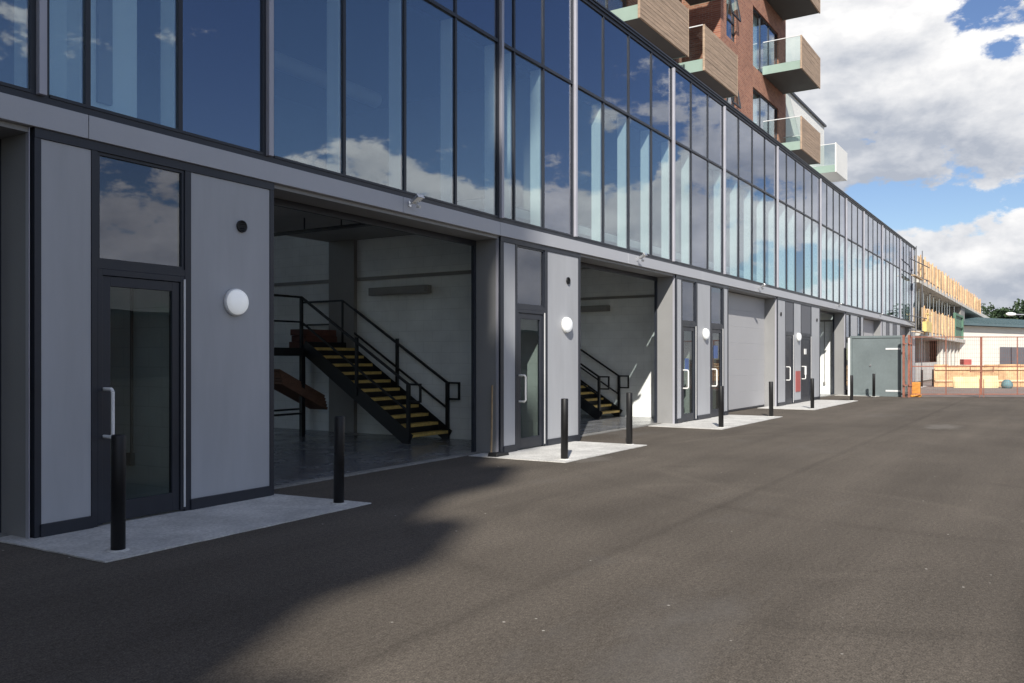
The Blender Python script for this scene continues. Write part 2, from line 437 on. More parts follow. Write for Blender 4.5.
bays = [(U0,-3.72,'S'),(-.92,4.11,'O'),(6.92,11.94,'O'),(14.77,19.70,'O'),(23.62,28.59,'S'),(34.60,39.38,'O'),(43.40,48.50,'S'),(54.60,59.40,'S')]
for a, b_, k in bays:
    # reveals (right one is the one seen), soffit, dark guides
    part(MB(True).box(b_-.03, b_+.02, .0605, RD, 0, ZB0-.006), 'bay_reveal', M['reveal'])
    part(MB(True).box(a-.02, a+.03, .0605, RD, 0, ZB0-.006), 'bay_reveal', M['reveal'])
    part(MB(True).box(b_-.038, b_-.0305, .008, .0595, 0, ZB0-.006), 'corner_trim', M['fin'])
    part(MB(True).box(a+.031, b_-.031, .02, RD, ZB0-.05, ZB0-.004), 'bay_soffit', M['reveal'])
    part(MB(True).box(b_-.075, b_-.0, RD+.001, RD+.06, 0, ZB0-.051).box(a, a+.075, RD+.001, RD+.06, 0, ZB0-.051)
         .box(a+.03, b_-.03, RD+.002, RD+.05, ZB0-.14, ZB0-.045), 'door_guide', M['frame'])
    if k == 'S':
        s = MB(True)
        z = .07
        while z < 3.5:
            s.box(a+.034, b_-.034, RD-.06, RD-.012, z+.0006, min(z+.4994, 3.585)); z += .5
        part(s, 'sectional_door', M['shutter'], bevel=.0015)
        part(MB(True).box(a+.034, b_-.034, RD-.05, RD-.02, 0.012, .066), 'door_seal', M['frame'])
    else:
        part(MB(True).box(a+.035, b_-.035, RD-.10, RD+.02, .001, .022), 'threshold_strip', M['threshold'])

# ---- interiors of the units
CEIL = 4.12
part(MB(True).box(U0, U1, RD+.021, 9.0, .001, .02), 'unit_floor', M['floor'])
part(MB(True).box(U0, UB, 1.2, 5.5, CEIL, CEIL+.16), 'unit_ceiling', M['ceil'])
part(MB(True).box(UB+.002, U1, .3, 5.5, CEIL, CEIL+.16), 'unit_ceiling', M['ceil'])
part(MB(True).box(U0, U1, RD+.07, RD+.2, ZB0-.04, CEIL), 'head_beam', M['ceil'])
RW = [(.2,4.0),(6.4,12.6),(15.0,20.4),(34.0,40.2)]  # unseen rear glazing, added to bring more daylight into the open units
mb = MB(True); x = U0
for a, b_ in RW:
    mb.box(x, a, 9.0, 9.15, 0, ZR-.13); mb.box(a, b_, 9.0, 9.15, 0, .15); mb.box(a, b_, 9.0, 9.15, 7.9, ZR-.13); x = b_
mb.box(x, U1, 9.0, 9.15, 0, ZR-.13)
part(mb, 'rear_wall', M['block_x'])
for a, b_ in RW:
    f_ = MB(True).box(a, a+.05, 9.03, 9.1, .15, 7.9).box(b_-.05, b_, 9.03, 9.1, .15, 7.9).box(a+.05, b_-.05, 9.03, 9.1, .15, .2).box(a+.05, b_-.05, 9.03, 9.1, 7.85, 7.9)
    for k_ in (1, 2, 3):
        xm = a+(b_-a)*k_/4; f_.box(xm-.03, xm+.03, 9.03, 9.1, .2, 7.85)
    f_ = part(f_, 'added_rear_window', M['frame'])
    part(MB(True).box(a+.05, b_-.05, 9.06, 9.068, .2, 7.85), 'added_rear_pane', M['clearglass'], f_)
pw = [-2.06, 5.77, 13.6, 21.45, 31.7, 39.72, 51.4]
for x in pw:
    w = part(MB(True).box(x, x+.2, .075, 9.0, .02, CEIL-.004).box(x, x+.2, 5.51, 9.0, CEIL-.004, ZR-.125), 'party_wall', M['block_y'])
    part(MB(True).box(x-.03, x-.002, .1, 8.9, 3.24, 3.31), 'cable_duct', M['taupe'], w)
    part(MB(True).box(x-.10, x-.001, 4.72, 5.45, .02, CEIL-.002), 'steel_column', M['taupe'])
    c = MB(True).box(x-.025, x-.001, .95, .975, .55, 3.24).box(x-.06, x-.001, .92, 1.0, .42, .56)
    part(c, 'socket_conduit', M['taupe'], w)
for a, b_ in ((U0, U0+.2), (U1-.2, U1)):
    part(MB(True).box(a, b_, .07, 8.99, 0, ZR-.13), 'end_wall', M['panel'])
# backs of the piers, seen from inside the units
for a, b_ in ((5.79,6.89),(13.52,14.74),(21.2,22.1),(28.7,29.55),(30.75,31.6),(33.3,34.5),(40.5,41.85)):
    part(MB(True).box(a, b_, .0605, .12, .02, 3.55), 'inner_lining', M['white_wall'])

# ---- first floor glazing, bay by bay
FIN_X = []
def glazing(a, b_, cuts, solid=()):
    """cuts: inner mullion positions; solid: indices of panes with an opaque back"""
    xs = [a] + list(cuts) + [b_]
    fr = MB(True)
    for i, x in enumerate(xs):
        w = .025
        x0, x1 = (x, x+.05) if i == 0 else ((x-.05, x) if i == len(xs)-1 else (x-w, x+w))
        fr.box(x0, x1, -.012, .045, ZS+.001, ZR-.071)
    fr.box(a+.0505, b_-.0505, -.022, .04, ZM-.026, ZM+.026).box(a+.0505, b_-.0505, -.022, .04, ZS+.001, ZS+.03)
    f = part(fr, 'curtain_wall_bay', M['frame'])
    for i, (x0, x1) in enumerate(zip(xs[:-1], xs[1:])):
        l = x0 + (.05 if i == 0 else .025); r = x1 - (.05 if i == len(xs)-2 else .025)
        part(pane(l, r, ZS+.031, ZM-.027, .008), 'window_pane', M['spandrelglass'] if i in solid else M['glass'], f)
        part(pane(l, r, ZM+.027, ZR-.071, .008), 'upper_pane', M['spandrelglass'], f)
        part(MB(True).box(l, r, .034, .044, ZM+.027, ZR-.071), 'spandrel_backing', M['dark_back'], f)
        if i in solid:
            part(MB(True).box(l, r, .034, .044, ZS+.031, ZM-.027), 'spandrel_backing', M['dark_back'], f)
        else:
            part(MB(True).box(x1-.045, x1+.005 if i < len(xs)-2 else x1-.004, .05, .25, ZS+.031, ZM-.04), 'window_return', M['fin_white'], f)
TR = random.Random(11)
def pane(l, r, z0, z1, v, th=.01):
    ta, tb_ = TR.gauss(0,.0016), TR.gauss(0,.0011); uc, zc = (l+r)/2, (z0+z1)/2
    dv = lambda u, z: v + ta*(u-uc) + tb_*(z-zc)
    mb = MB(True)
    pts = [(l,dv(l,z0),z0),(r,dv(r,z0),z0),(r,dv(r,z0)+th,z0),(l,dv(l,z0)+th,z0),(l,dv(l,z1),z1),(r,dv(r,z1),z1),(r,dv(r,z1)+th,z1),(l,dv(l,z1)+th,z1)]
    return mb._add(pts, [(3,2,1,0),(4,5,6,7),(0,1,5,4),(1,2,6,5),(2,3,7,6),(3,0,4,7)])
def fin(u, w=.07):
    part(MB(True).box(u-w/2, u+w/2, -.065, .03, ZS+.002, ZR-.072), 'silver_fin', M['fin'], bevel=.004)
def ev(a, b_, n): return [a + (b_-a)*i/n for i in range(1, n)]
fins = [-3.72,-.98,4.16,6.835,11.94,14.53,19.50,23.23,28.55,34.6,39.4,43.4,48.5,54.6,59.4]
seg = list(zip([U0]+fins, fins+[U1]))
for u in fins: fin(u)
for a, b_ in seg:
    a2 = a + (.036 if a != U0 else 0); b2 = b_ - (.036 if b_ != U1 else 0)
    L = b2 - a2
    if L < 2: glazing(a2, b2, [], ())
    elif L < 3.0: glazing(a2, b2, [a2+.42*L/2.6, a2+1.44*L/2.6], (2,))
    elif L < 4.2: glazing(a2, b2, ev(a2, b2, 3) if a2 < 30 else ev(a2, b2, 3), (1,) if a2 < 24 else ())
    elif L < 5.6: glazing(a2, b2, ev(a2, b2, 4))
    else: glazing(a2, b2, ev(a2, b2, 5), (2,))
# first floor rooms
part(MB(True).box(U0+.2, UB, 1.2, 5.2, CEIL+.161, CEIL+.18), 'office_floor', M['carpet'])
part(MB(True).box(UB+.002, U1-.2, .3, 5.2, CEIL+.161, CEIL+.18), 'office_floor', M['carpet'])
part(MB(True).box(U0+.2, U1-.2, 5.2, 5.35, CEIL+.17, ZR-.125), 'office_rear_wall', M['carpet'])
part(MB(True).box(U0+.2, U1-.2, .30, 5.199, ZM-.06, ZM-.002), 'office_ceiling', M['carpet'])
for x in (-2.0, 4.9, 13.6, 21.45, 31.7, 41.2, 51.4):
    part(MB(True).box(x, x+.15, .26, 5.19, CEIL-.01, ZM-.061), 'office_partition', M['taupe'])
part(MB(True).box(4.26, 5.35, .30, .42, ZS, ZM-.061), 'office_lining', M['fin_white'])
for k_, x in enumerate((9.5, 17.2, 26, 37)):
    part(MB(True).tube((x-1.8, 2.2, 6.1), (x+1.9, 2.2, 6.1), .13, n=12), 'ventilation_duct', M['taupe'])

# ------------------------------------------------------------------ small things on the front
def wall_light(u, z, label):
    x, y, _ = W(u, -.008, 0); rz = AL if u < UB else 0
    r = empty('wall_light', (x, y, z), rz, label, 'wall light', 'round white bulkhead lights on the piers')
    MB().lathe((0,0,0), (0,-1,0), [(.0,.0),(.150,.0),(.150,.045),(.0,.045)], 32).build('back_plate', M['white_plastic'], r, local=True)
    MB().lathe((0,0,0), (0,-1,0), [(.138,.044),(.138,.06),(.130,.085),(.105,.105),(.06,.117),(.0,.12)], 32).build('diffuser', M['diffuser'], r, local=True)
wall_light(6.34, 2.22, 'round white wall light nearest the camera, on the shaded grey panel beside a bay')
wall_light(14.17, 2.23, 'round white wall light on the sunlit panel between the two open staircase bays')
wall_light(21.70, 2.24, 'round white wall light on the panel between two glass doors left of the grey shutter')
wall_light(31.22, 2.36, 'round white wall light on the panel above the red sign')
wall_light(-2.2, 2.22, 'round white wall light on the leftmost pier beyond the edge of the picture')
def wall_vent(u, z, label):
    x, y, _ = W(u, -.008, 0)
    mb = MB().lathe((x,y,z), (0,-1,0), [(.0,.004),(.052,.004),(.056,.02),(.068,.022),(.068,.0)], 20)
    for i in range(4):
        zz = z-.036+.024*i
        mb.box(x-.048, x+.048, y-.016, y-.006, zz-.004, zz+.004)
    tag(mb.build('wall_vent', M['black']), label, 'vent', 'round black vents high on the panels')
wall_vent(6.44, 3.07, 'round black vent on the nearest shaded panel, above its white light')
wall_vent(14.27, 3.07, 'round black vent on the sunlit panel between the two open bays')
wall_vent(29.01, 3.08, 'round black vent on the narrow panel left of the dark doors by the red sign')
wall_vent(34.06, 3.07, 'round black vent on the panel between a dark door and the far open bay')
def floodlight(u, label):
    x, y, _ = W(u, -.046, 0)
    r = empty('floodlight', (x, y, ZB1-.08), 0, label, 'floodlight', 'small silver floodlights on the fascia'); r.scale = (.78,.78,.78)
    MB().box(-.035,.035,-.012,0,-.05,.05).bar((0,-.01,0),(0,-.12,.03),.022).build('bracket', M['steel'], r, local=True)
    h = MB()
    h.bar((-.02,-.10,.01),(-.02,-.26,.11), .17, .055).bar((-.02,-.262,.111),(-.02,-.275,.119), .19, .075)
    h.build('lamp_head', M['steel'], r, bevel=.004, local=True)
    MB().tube((.09,-.11,-.03),(.09,-.17,-.055),.035,.03,n=12).build('sensor', M['white_plastic'], r, local=True)
for u, l in ((9.44,'small silver floodlight on the fascia above the first open staircase bay'),
             (17.34,'small silver floodlight on the fascia above the second, sunlit open bay'),
             (26.36,'small silver floodlight on the fascia above the closed grey shutter'),
             (37.28,'small silver floodlight on the fascia above the far open bay'),
             (47.04,'small silver floodlight on the fascia above the grey container')):
    floodlight(u, l)
x, y, _ = W(31.2, -.012, 0)
tag(MB().box(30.93, 31.55, y-.012, y+.004, .42, 1.15).build('wall_sign', M['redsign']), 'plain red sign board low on the grey panel between two dark doors', 'sign')
tag(MB().box(32.3, 32.52, D0-.004, D0+.014, 1.0, 1.32).build('door_notice', M['paper']), 'small white paper notice on the wide dark door', 'notice')
tag(MB().box(32.22, 32.5, D0-.004, D0+.014, 1.75, 1.95).build('door_notice', M['paper']), 'upper white paper notice high on the wide dark door', 'notice')
tag(MB().box(20.38, 20.62, D0+.012, D0+.024, 1.28, 1.6).build('window_notice', M['notice']), 'blue notice behind the glass of the left door in the double pier', 'notice')
tag(MB().box(22.5, 22.8, D0+.012, D0+.024, 1.6, 1.95).build('window_notice', M['notice']), 'blue notice behind the glass of the door next to the shutter', 'notice')
# stick and mat at the end of the first open bay
tag(MB().bar((11.80,7.93,.015),(11.885,7.97,1.15),.022).build('wooden_stick', M['stick']), 'thin pale wooden stick leaning against the corner of the first open bay', 'stick')
tag(MB().prism([(11.48,.001),(11.88,.001),(11.85,.06),(11.52,.075)], 7.62, 7.80).build('rubber_wedge', M['black'], bevel=.01), 'low black rubber wedge lying at the foot of the first open bay jamb', 'wedge')

# ------------------------------------------------------------------ bollards
def make_bollard():
    r = empty('bollard', (0,0,0))
    MB().lathe((0,0,0),(0,0,1),[(.0,-.02),(.0575,-.02),(.0575,.955),(.052,.968),(.0,.97)],28).build('post', M['black'], r, local=True)
    MB().lathe((0,0,.014),(0,0,1),[(.09,0),(.088,.008),(.058,.011)],28).build('base_ring', M['conc'], r, local=True)
    return r
bol = make_bollard()
bl = [(4.23,6.56,'black bollard nearest the camera, in front of the first glass door'),
      (6.90,6.65,'black bollard at the right end of the nearest concrete apron, before the shaded staircase bay'),
      (11.82,6.56,'black bollard on the left corner of the second concrete apron'),
      (14.50,6.68,'black bollard on the right corner of the second concrete apron, before the sunlit staircase bay'),
      (19.21,6.55,'black bollard in front of the two glass doors left of the grey shutter'),
      (23.53,6.62,'black bollard in front of the closed grey shutter'),
      (27.99,6.58,'black bollard left of the red sign, on the fourth apron'),
      (34.02,6.57,'black bollard just left of the grey container'),
      (38.0,6.47,'black bollard standing before the grey container door'),
      (43.4,6.5,'black bollard hidden behind the grey container'),
      (52.6,6.45,'black bollard beyond the red mesh fence, left one of the two'),
      (55.0,6.15,'black bollard beyond the red mesh fence, right one of the two by the orange hoarding')]
for i, (x, y, l) in enumerate(bl):
    o = bol if i == 0 else copy_tree(bol)
    o.location = (x, y, 0); o.rotation_euler.z = i*.7
    if i < 2:   # tiny lean
        o.rotation_euler.x = R(.4)
    tag(o, l, 'bollard', 'black bollards along the front')

# ------------------------------------------------------------------ staircases
def make_stair():
    r = empty('staircase', (0,0,0))
    N, rise, go, wd = 11, .163, .245, 1.2
    for i in range(N):
        y0, z1 = i*go, (i+1)*rise
        tr = MB().box(.012, wd-.012, y0, y0+go+.03, z1-.04, z1).box(.012, wd-.012, y0+go-.004, y0+go+.002, z1, z1+rise-.041)
        tr = tr.build('tread', M['black'], r, local=True)
        MB().box(.02, wd-.02, y0-.012, y0+.19, z1-.05, z1+.006).build('nosing', M['yellow'], tr, local=True)
    top = N*rise
    for x in (0, wd):
        MB().bar((x,-.02,.05),(x,N*go+.05,top+.03),.012,.27).build('stringer', M['black'], r, local=True)
    # landing
    ly0, ly1 = N*go+.03, N*go+1.33
    MB().box(-1.25, wd, ly0, ly1, top-.16, top-.002).build('landing', M['black'], r, bevel=.004, local=True)
    for x, y in ((-.95,ly0+.05),(.0,ly0+.05),(-1.2,ly1-.08),(wd-.06,ly1-.08)):
        MB().bar((x,y,0.0),(x,y,top-.16),.08).build('landing_post', M['black'], r, local=True)
    MB().bar((-.95,ly0+.05,.47),(.0,ly0+.05,.47),.04).bar((-1.2,ly1-.08,.47),(wd-.06,ly1-.08,.47),.04).build('landing_brace', M['black'], r, local=True)
    sl = rise/go
    for x in (0, wd):
        for y, base in ((.02, 0.0), (1.30, 1.30*sl), (N*go+.1, top-.1)):
            MB().bar((x,y,base-.0),(x,y,base+1.12),.062 if y < 1 else .055).build('baluster', M['black'], r, local=True)
        h = MB()
        h.bar((x,.02,1.10),(x,N*go+.1,top+1.02),.042).bar((x,.02,.60),(x,N*go+.1,top+.52),.034)
        h.bar((x,.02,1.10),(x,-.26,1.10),.036).bar((x,-.26,1.118),(x,-.26,.77),.036).bar((x,-.26,.785),(x,.02,.785),.036)
        if x == 0:
            h.bar((x,N*go+.1,top+1.02),(-1.2,N*go+.1,top+1.02),.042).bar((x,N*go+.1,top+.52),(-1.2,N*go+.1,top+.52),.034)
            h.bar((-1.2,N*go+.1,top-.1),(-1.2,N*go+.1,top+1.04),.055)
        else:
            h.bar((x,N*go+.1,top+1.02),(x,ly1,top+1.02),.042).bar((x,N*go+.1,top+.52),(x,ly1,top+.52),.034)
        h.build('handrail', M['black'], r, local=True)
    # upper flight, carrying on away from the landing
    for i in range(9):
        y0, z1 = ly1+i*go, top+(i+1)*rise
        tr = MB().box(-1.2, -.1, y0, y0+go+.03, z1-.04, z1).box(-1.2,-.1,y0+go-.004,y0+go+.002,z1,z1+rise-.041).build('tread', M['black'], r, local=True)
        MB().box(-1.19, -.11, y0-.012, y0+.19, z1-.05, z1+.006).build('nosing', M['yellow'], tr, local=True)
    for x in (-1.22, -.08):
        MB().bar((x,ly1-.02,top+.05),(x,ly1+9*go,top+9*rise+.03),.012,.27).build('stringer', M['black'], r, local=True)
        MB().bar((x,ly1,top+1.02),(x,ly1+9*go,top+9*rise+1.0),.042).bar((x,ly1+.02,top-.1),(x,ly1+.02,top+1.04),.055).build('handrail', M['black'], r, local=True)
    return r
st = make_stair()
for i, (u, lab) in enumerate(((12.32,'black steel staircase with yellow nosings in the nearest, shaded open bay'),
                              (20.10,'black steel staircase with yellow nosings in the second open bay with a sunlit floor'),
                              (4.50,'black steel staircase with yellow nosings glimpsed at the left edge of the photo'))):
    o = st if i == 0 else copy_tree(st)
    o.location = W(u, 2.25, .021) if u > UB else W(u, 2.05, .021)
    o.rotation_euler.z = AL if u < UB else 0
    tag(o, lab, 'staircase', 'staircases inside the open units')
# things inside the first unit
x0, y0 = 11.4, 13.15
b_ = MB()
for i in range(5):
    b_.bar((11.7,y0-.12+.02*i,1.12+.062*i),(12.95,y0-.1+.02*i,.56+.062*i), .5, .05)
tag(b_.build('board_stack', M['wood']), 'brown timber boards leaning under the staircase landing', 'boards')
tag(MB().box(12.45,13.45,12.95,13.4,1.815,1.94).box(12.5,13.42,12.98,13.38,1.943,2.07).box(12.45,13.38,12.96,13.36,2.073,2.2)
    .build('board_pile', M['redboard'], bevel=.01), 'pile of reddish boards lying on the staircase landing', 'boards')
hx = 13.6
h_ = empty('radiant_heater', (hx-.12, 11.3, 2.98), 0, 'long dark radiant heater strip high on the white wall of the nearest open unit', 'heater')
MB().box(-.08,.05,-.78,.78,-.08,.08).build('casing', M['taupe'], h_, bevel=.01, local=True)
MB().box(-.10,-.081,-.72,.72,-.045,.045).build('grille', M['taupe'], h_, local=True)
hb = MB().box(.05,.118,-.6,-.56,-.02,.02).box(.05,.118,.56,.6,-.02,.02); hb.build('bracket', M['frame'], h_, local=True)
hx = 21.45
h2 = copy_tree(h_); h2.location = (hx-.12, 11.2, 2.98); h2['label'] = 'long dark radiant heater strip high on the wall of the second open unit'
for o in (h_, h2): o['group'] = 'radiant heaters in the units'
ct = MB().box(10.9,11.05,9.4,14.5,3.86,3.90)
for i in range(6): ct.box(10.96,10.98,9.6+i*.9,9.62+i*.9,3.9,CEIL)
tag(ct.build('cable_tray', M['frame']), 'black cable tray hanging below the ceiling of the nearest open unit', 'cable tray')
tag(MB().box(12.75,13.4,16.72,16.85,2.9,3.75).build('wall_cabinet', M['white_plastic'], bevel=.01), 'white cabinet high on the rear wall of the nearest open unit', 'cabinet')

# ------------------------------------------------------------------ container, gates and fence
cn = empty('steel_container', (38.9, 6.5, 0), 0, 'grey steel storage container standing in front of the far shutter bays', 'container')
M['contain2'] = M['contain']
mb = MB().box(38.9,41.2,5.49,7.55,.06,2.50)
for i in range(12):
    x = 39.05+i*.18; mb.box(x,x+.09,5.465,5.4895,.15,2.42)
mb.build('body', M['contain'], cn, bevel=.01)
fr_ = MB()
for y in (5.47,7.48): fr_.box(38.83,38.8995,y,y+.09,0,2.56)
fr_.box(38.83,38.8995,5.561,7.479,2.46,2.56).box(38.83,38.8995,5.561,7.479,0,.10)
fr_.build('end_frame', M['contain'], cn, bevel=.006)
dr = MB().box(38.862,38.898,5.565,7.475,.105,2.455); dr = dr.build('door', M['contain'], cn, bevel=.004)
for z in (2.0,.24):
    MB().box(38.845,38.8615,5.55,6.15,z-.035,z+.035).build('hinge_strap', M['alu'], dr)
MB().tube((38.862,6.75,1.3),(38.83,6.75,1.3),.04,n=12).build('lock', M['steel'], dr)
tag(MB().tube((38.79,7.60,.0),(38.79,7.60,2.48),.05,n=14).build('downpipe', M['white_plastic']), 'white vertical pipe at the left edge of the grey container', 'pipe')

P0, DV = Vector((38.36,5.40,0)), Vector((.539,-.843,0)).normalized()
def fp(s, z, off=0): 
    q = P0 + DV*s + Vector((DV.y*-1, DV.x, 0))*off
    return (q.x, q.y, z)
def mesh_panel(r, s0, s1, z0, z1, mid=True, name='gate_frame'):
    f = MB()
    for s in ([s0, s1] + ([(s0+s1)/2] if mid else [])):
        f.bar(fp(s,z0),fp(s,z1),.042)
    for z in (z0+.03, 1.27, z1-.02): f.bar(fp(s0+.021,z),fp(s1-.021,z),.038)
    f.build(name, M['rust'], r)
    g_ = MB(); n = int((s1-s0)/.075)
    for i in range(1, n):
        s = s0+(s1-s0)*i/n; g_.bar(fp(s,z0+.03,.03),fp(s,z1-.03,.03),.0045)
    for i in range(1, 14):
        z = z0+(z1-z0)*i/14; g_.bar(fp(s0,z,.024),fp(s1,z,.024),.0045)
    g_.build('wire_mesh', M['rust'], r)
gx = [(0.34,3.18,'left leaf of the rust red mesh gate, next to the grey container'),
      (3.23,6.15,'right leaf of the rust red mesh gate, running out of the right of the photo')]
for i, (s0, s1, l) in enumerate(gx):
    r = empty('mesh_gate', fp(s0,0), 0, l, 'gate', 'rust red mesh gate leaves')
    mesh_panel(r, s0, s1, .10, 2.50)
    la = MB(); e = s1-.45 if i == 0 else s0+.45
    k0 = s1 if i == 0 else s0
    la.bar(fp(min(e,k0),1.05,-.045),fp(max(e,k0),1.05,-.045),.03).bar(fp(min(e,k0),1.28,-.045),fp(max(e,k0),1.28,-.045),.03).bar(fp(e,1.035,-.045),fp(e,1.295,-.045),.03)
    la.build('latch', M['rust'], r)
    dk = MB().bar(fp(k0-.06 if i == 0 else k0+.06,.0,-.04),fp(k0-.06 if i == 0 else k0+.06,.75,-.04),.025); dk.build('drop_bolt', M['rust'], r)
r = empty('mesh_fence', fp(6.3,0), 0, 'rust red mesh fence panel beyond the right end of the gates', 'fence')
mesh_panel(r, 6.3, 12.6, .10, 2.50, True, 'fence_frame')
for s, l in ((.02,'rust red fence post fixed beside the grey container'),(.24,'rust red post carrying the hinges of the left gate leaf')):
    r = empty('gate_post', fp(s,0), 0, l, 'post', 'rust red gate posts')
    MB().bar(fp(s,0),fp(s,2.56),.085).build('post', M['rust'], r)
    q = MB()
    for z in (.5,2.2): q.bar(fp(s-.055,z,-.07),fp(s+.09,z,-.07),.05)
    q.build('hinge', M['rust'], r)
    MB().bar(fp(s-.05,.0,.10),fp(s+.08,.0,.10),.2,.03).build('foot_plate', M['rust'], r)
def block(x, y, w, h, m, l):
    mb = MB().box(x-w/2,x+w/2,y-w/2,y+w/2,.0,h).box(x-w/2-.03,x+w/2+.03,y-w/2-.03,y+w/2+.03,0.001,.1)
    tag(mb.build('barrier_block', m, bevel=.03), l, 'block', 'blocks at the foot of the gate posts')
block(39.0,5.0,.33,.62,M['orange'],'bright orange block standing at the foot of the gate post')
block(39.9,5.15,.28,.55,M['cream'],'paler yellow block behind the bright orange one at the gate post')

# ------------------------------------------------------------------ apartment tower behind
Yw, Yo = 10.35, 8.75
TW = empty('apartment_tower', (32, 14, ZR), 0, 'red brick apartment tower with timber fronted balconies rising behind the glazed front', 'building')
ZT = 23
def wall_holes(name, m, x0, x1, z0, z1, holes, y, th):
    """wall in the xz plane at y with rectangular openings"""
    mb = MB(); xs = sorted({x0,x1}|{h[0] for h in holes}|{h[1] for h in holes}); zs = sorted({z0,z1}|{h[2] for h in holes}|{h[3] for h in holes})
    for a, b2 in zip(xs[:-1], xs[1:]):
        run = None
        for c, d in zip(zs[:-1], zs[1:]):
            if any(h[0] <= a and h[1] >= b2 and h[2] <= c and h[3] >= d for h in holes): continue
            mb.box(a, b2, y, y+th, c, d)
    return mb.build(name, m, TW)
LV = [10.06, 13.33, 16.60, 19.87]
h1 = [(30.95,32.05,z+.2,z+2.45) for z in LV] + [(34.2,37.9,z+.02,z+2.45) for z in LV]
wall_holes('wall', M['brick_x'], 30.3, 39.1, ZR, ZT, h1, Yw, .3)
h2 = [(20.0,22.4,z+.02,z+2.45) for z in LV] + [(24.4,26.0,z+.02,z+2.45) for z in LV]
wall_holes('wall', M['brick_x'], 14, 26.5, ZR, ZT, h2, Yw, .3)
wall_holes('wall', M['brick_x'], 26.5, 30.3, ZR, ZT, [(27.3,29.3,z+.2,z+2.4) for z in LV], 12.4, .3)
for a, b_, c_ in ((30.302,30.6,12.7),(26.2,26.498,12.7),(38.8,39.1,20),(14,14.3,20)):
    MB().box(a,b_,Yw+.301,c_,ZR,ZT).build('return_wall', M['brick_y'], TW)
MB().box(14.31,38.79,20,20.3,ZR,ZT).build('rear_wall', M['brick_x'], TW)
MB().box(14.31,38.79,Yw+.31,20,ZT-.3,ZT-.01).build('roof', M['ceil'], TW)
fl = MB()
for z in LV: fl.box(14.31,26.19,Yw+.31,19.9,z-.1,z).box(30.61,38.79,Yw+.31,19.9,z-.1,z)
fl.build('floor_slab', M['ceil'], TW)
MB().box(14.31,26.19,13.2,13.3,ZR,ZT-.4).box(30.61,38.79,13.2,13.3,ZR,ZT-.4).build('inner_wall', M['white_wall'], TW)
def window(x0, x1, z0, z1, y, n, opening=False):
    f = MB(); w = .055
    f.box(x0,x0+w,y+.06,y+.14,z0,z1).box(x1-w,x1,y+.06,y+.14,z0,z1).box(x0+w,x1-w,y+.06,y+.14,z0,z0+w).box(x0+w,x1-w,y+.06,y+.14,z1-w,z1)
    for i in range(1,n): 
        xm = x0+(x1-x0)*i/n; f.box(xm-w/2,xm+w/2,y+.062,y+.138,z0+w,z1-w)
    if opening:
        zm = z0+.75; f.box(x0+w,x1-w,y+.062,y+.138,zm-w/2,zm+w/2)
    f = f.build('window', M['frame'], TW)
    MB().box(x0+w,x1-w,y+.09,y+.10,z0+w,z1-w).build('pane', M['glass'], f)
    MB().box(x0+w+.02,x0+(x1-x0)*.38,y+.25,y+.29,z0+.02,z1-.02).build('curtain', M['fin_white'], f)
    if opening:
        s = MB()
        a, b2 = (x0+.06,y+.04,z1-.06),(x1-.06,y+.04,z1-.06); c, d = (x1-.06,y-.2,z0+.80),(x0+.06,y-.2,z0+.80)
        for p, q in ((a,b2),(b2,c),(c,d),(d,a)): s.bar(p,q,.05)
        s = s.build('casement', M['frame'], f)
        MB().quad(a,b2,c,d).build('casement_pane', M['glass'], s)
for x0,x1,z0,z1 in h1: window(x0,x1,z0,z1,Yw,1 if x1-x0 < 2 else 3, x1-x0 < 2)
for x0,x1,z0,z1 in h2: window(x0,x1,z0,z1,Yw,2)
for z in LV: window(27.3,29.3,z+.2,z+2.4,12.4,2)
def balcony(x0, x1, z, depth_wall=Yw, side_far=True):
    zb, zs, zt = z, z+.30, z+1.32
    sl = MB().box(x0+.02,x1-.02,Yo+.07,depth_wall-.002,zb+.012,zs)
    b_ = sl.build('balcony', M['darkslab'], TW)
    MB().box(x0,x0+.018,Yo+.065,depth_wall-.004,zb-.005,zs+.04).build('slab_edge', M['greenslab'], b_)
    MB().box(x1-.018,x1,Yo+.065,depth_wall-.004,zb-.005,zs+.04).build('slab_edge', M['greenslab'], b_)
    bd = MB(); n = 12; hh = (zt-zb)/n
    for i in range(n): bd.box(x0-.02,x1+.02,Yo+random.uniform(0,.006),Yo+.05,zb+i*hh+.004,zb+(i+1)*hh-.004)
    bd.box(x0+.02,x1-.02,Yo+.0505,Yo+.062,zb+.01,zt-.01)
    bd.build('timber_front', M['timber'], b_)
    MB().box(x0+.004,x0+.018,Yo+.07,depth_wall-.03,zs+.05,zt).build('side_glass', M['balglass'], b_)
    MB().box(x1-.018,x1-.004,Yo+.07,depth_wall-.03,zs+.05,zt).build('side_glass', M['balglass'], b_)
    MB().box(x0-.004,x0+.026,Yo+.063,depth_wall-.03,zt+.001,zt+.03).box(x1-.026,x1+.004,Yo+.063,depth_wall-.03,zt+.001,zt+.03).build('side_rail', M['alu'], b_)
    MB().box(x0-.03,x0-.005,Yo-.004,Yo+.062,zb-.01,zt+.01).box(x1+.021,x1+.04,Yo-.004,Yo+.062,zb-.01,zt+.01).build('corner_post', M['timber'], b_)
for z in LV[:3]:
    balcony(35.5,38.6,z)
for z in LV[:3]:
    balcony(19.65,22.9,z); balcony(24.25,27.25,z)
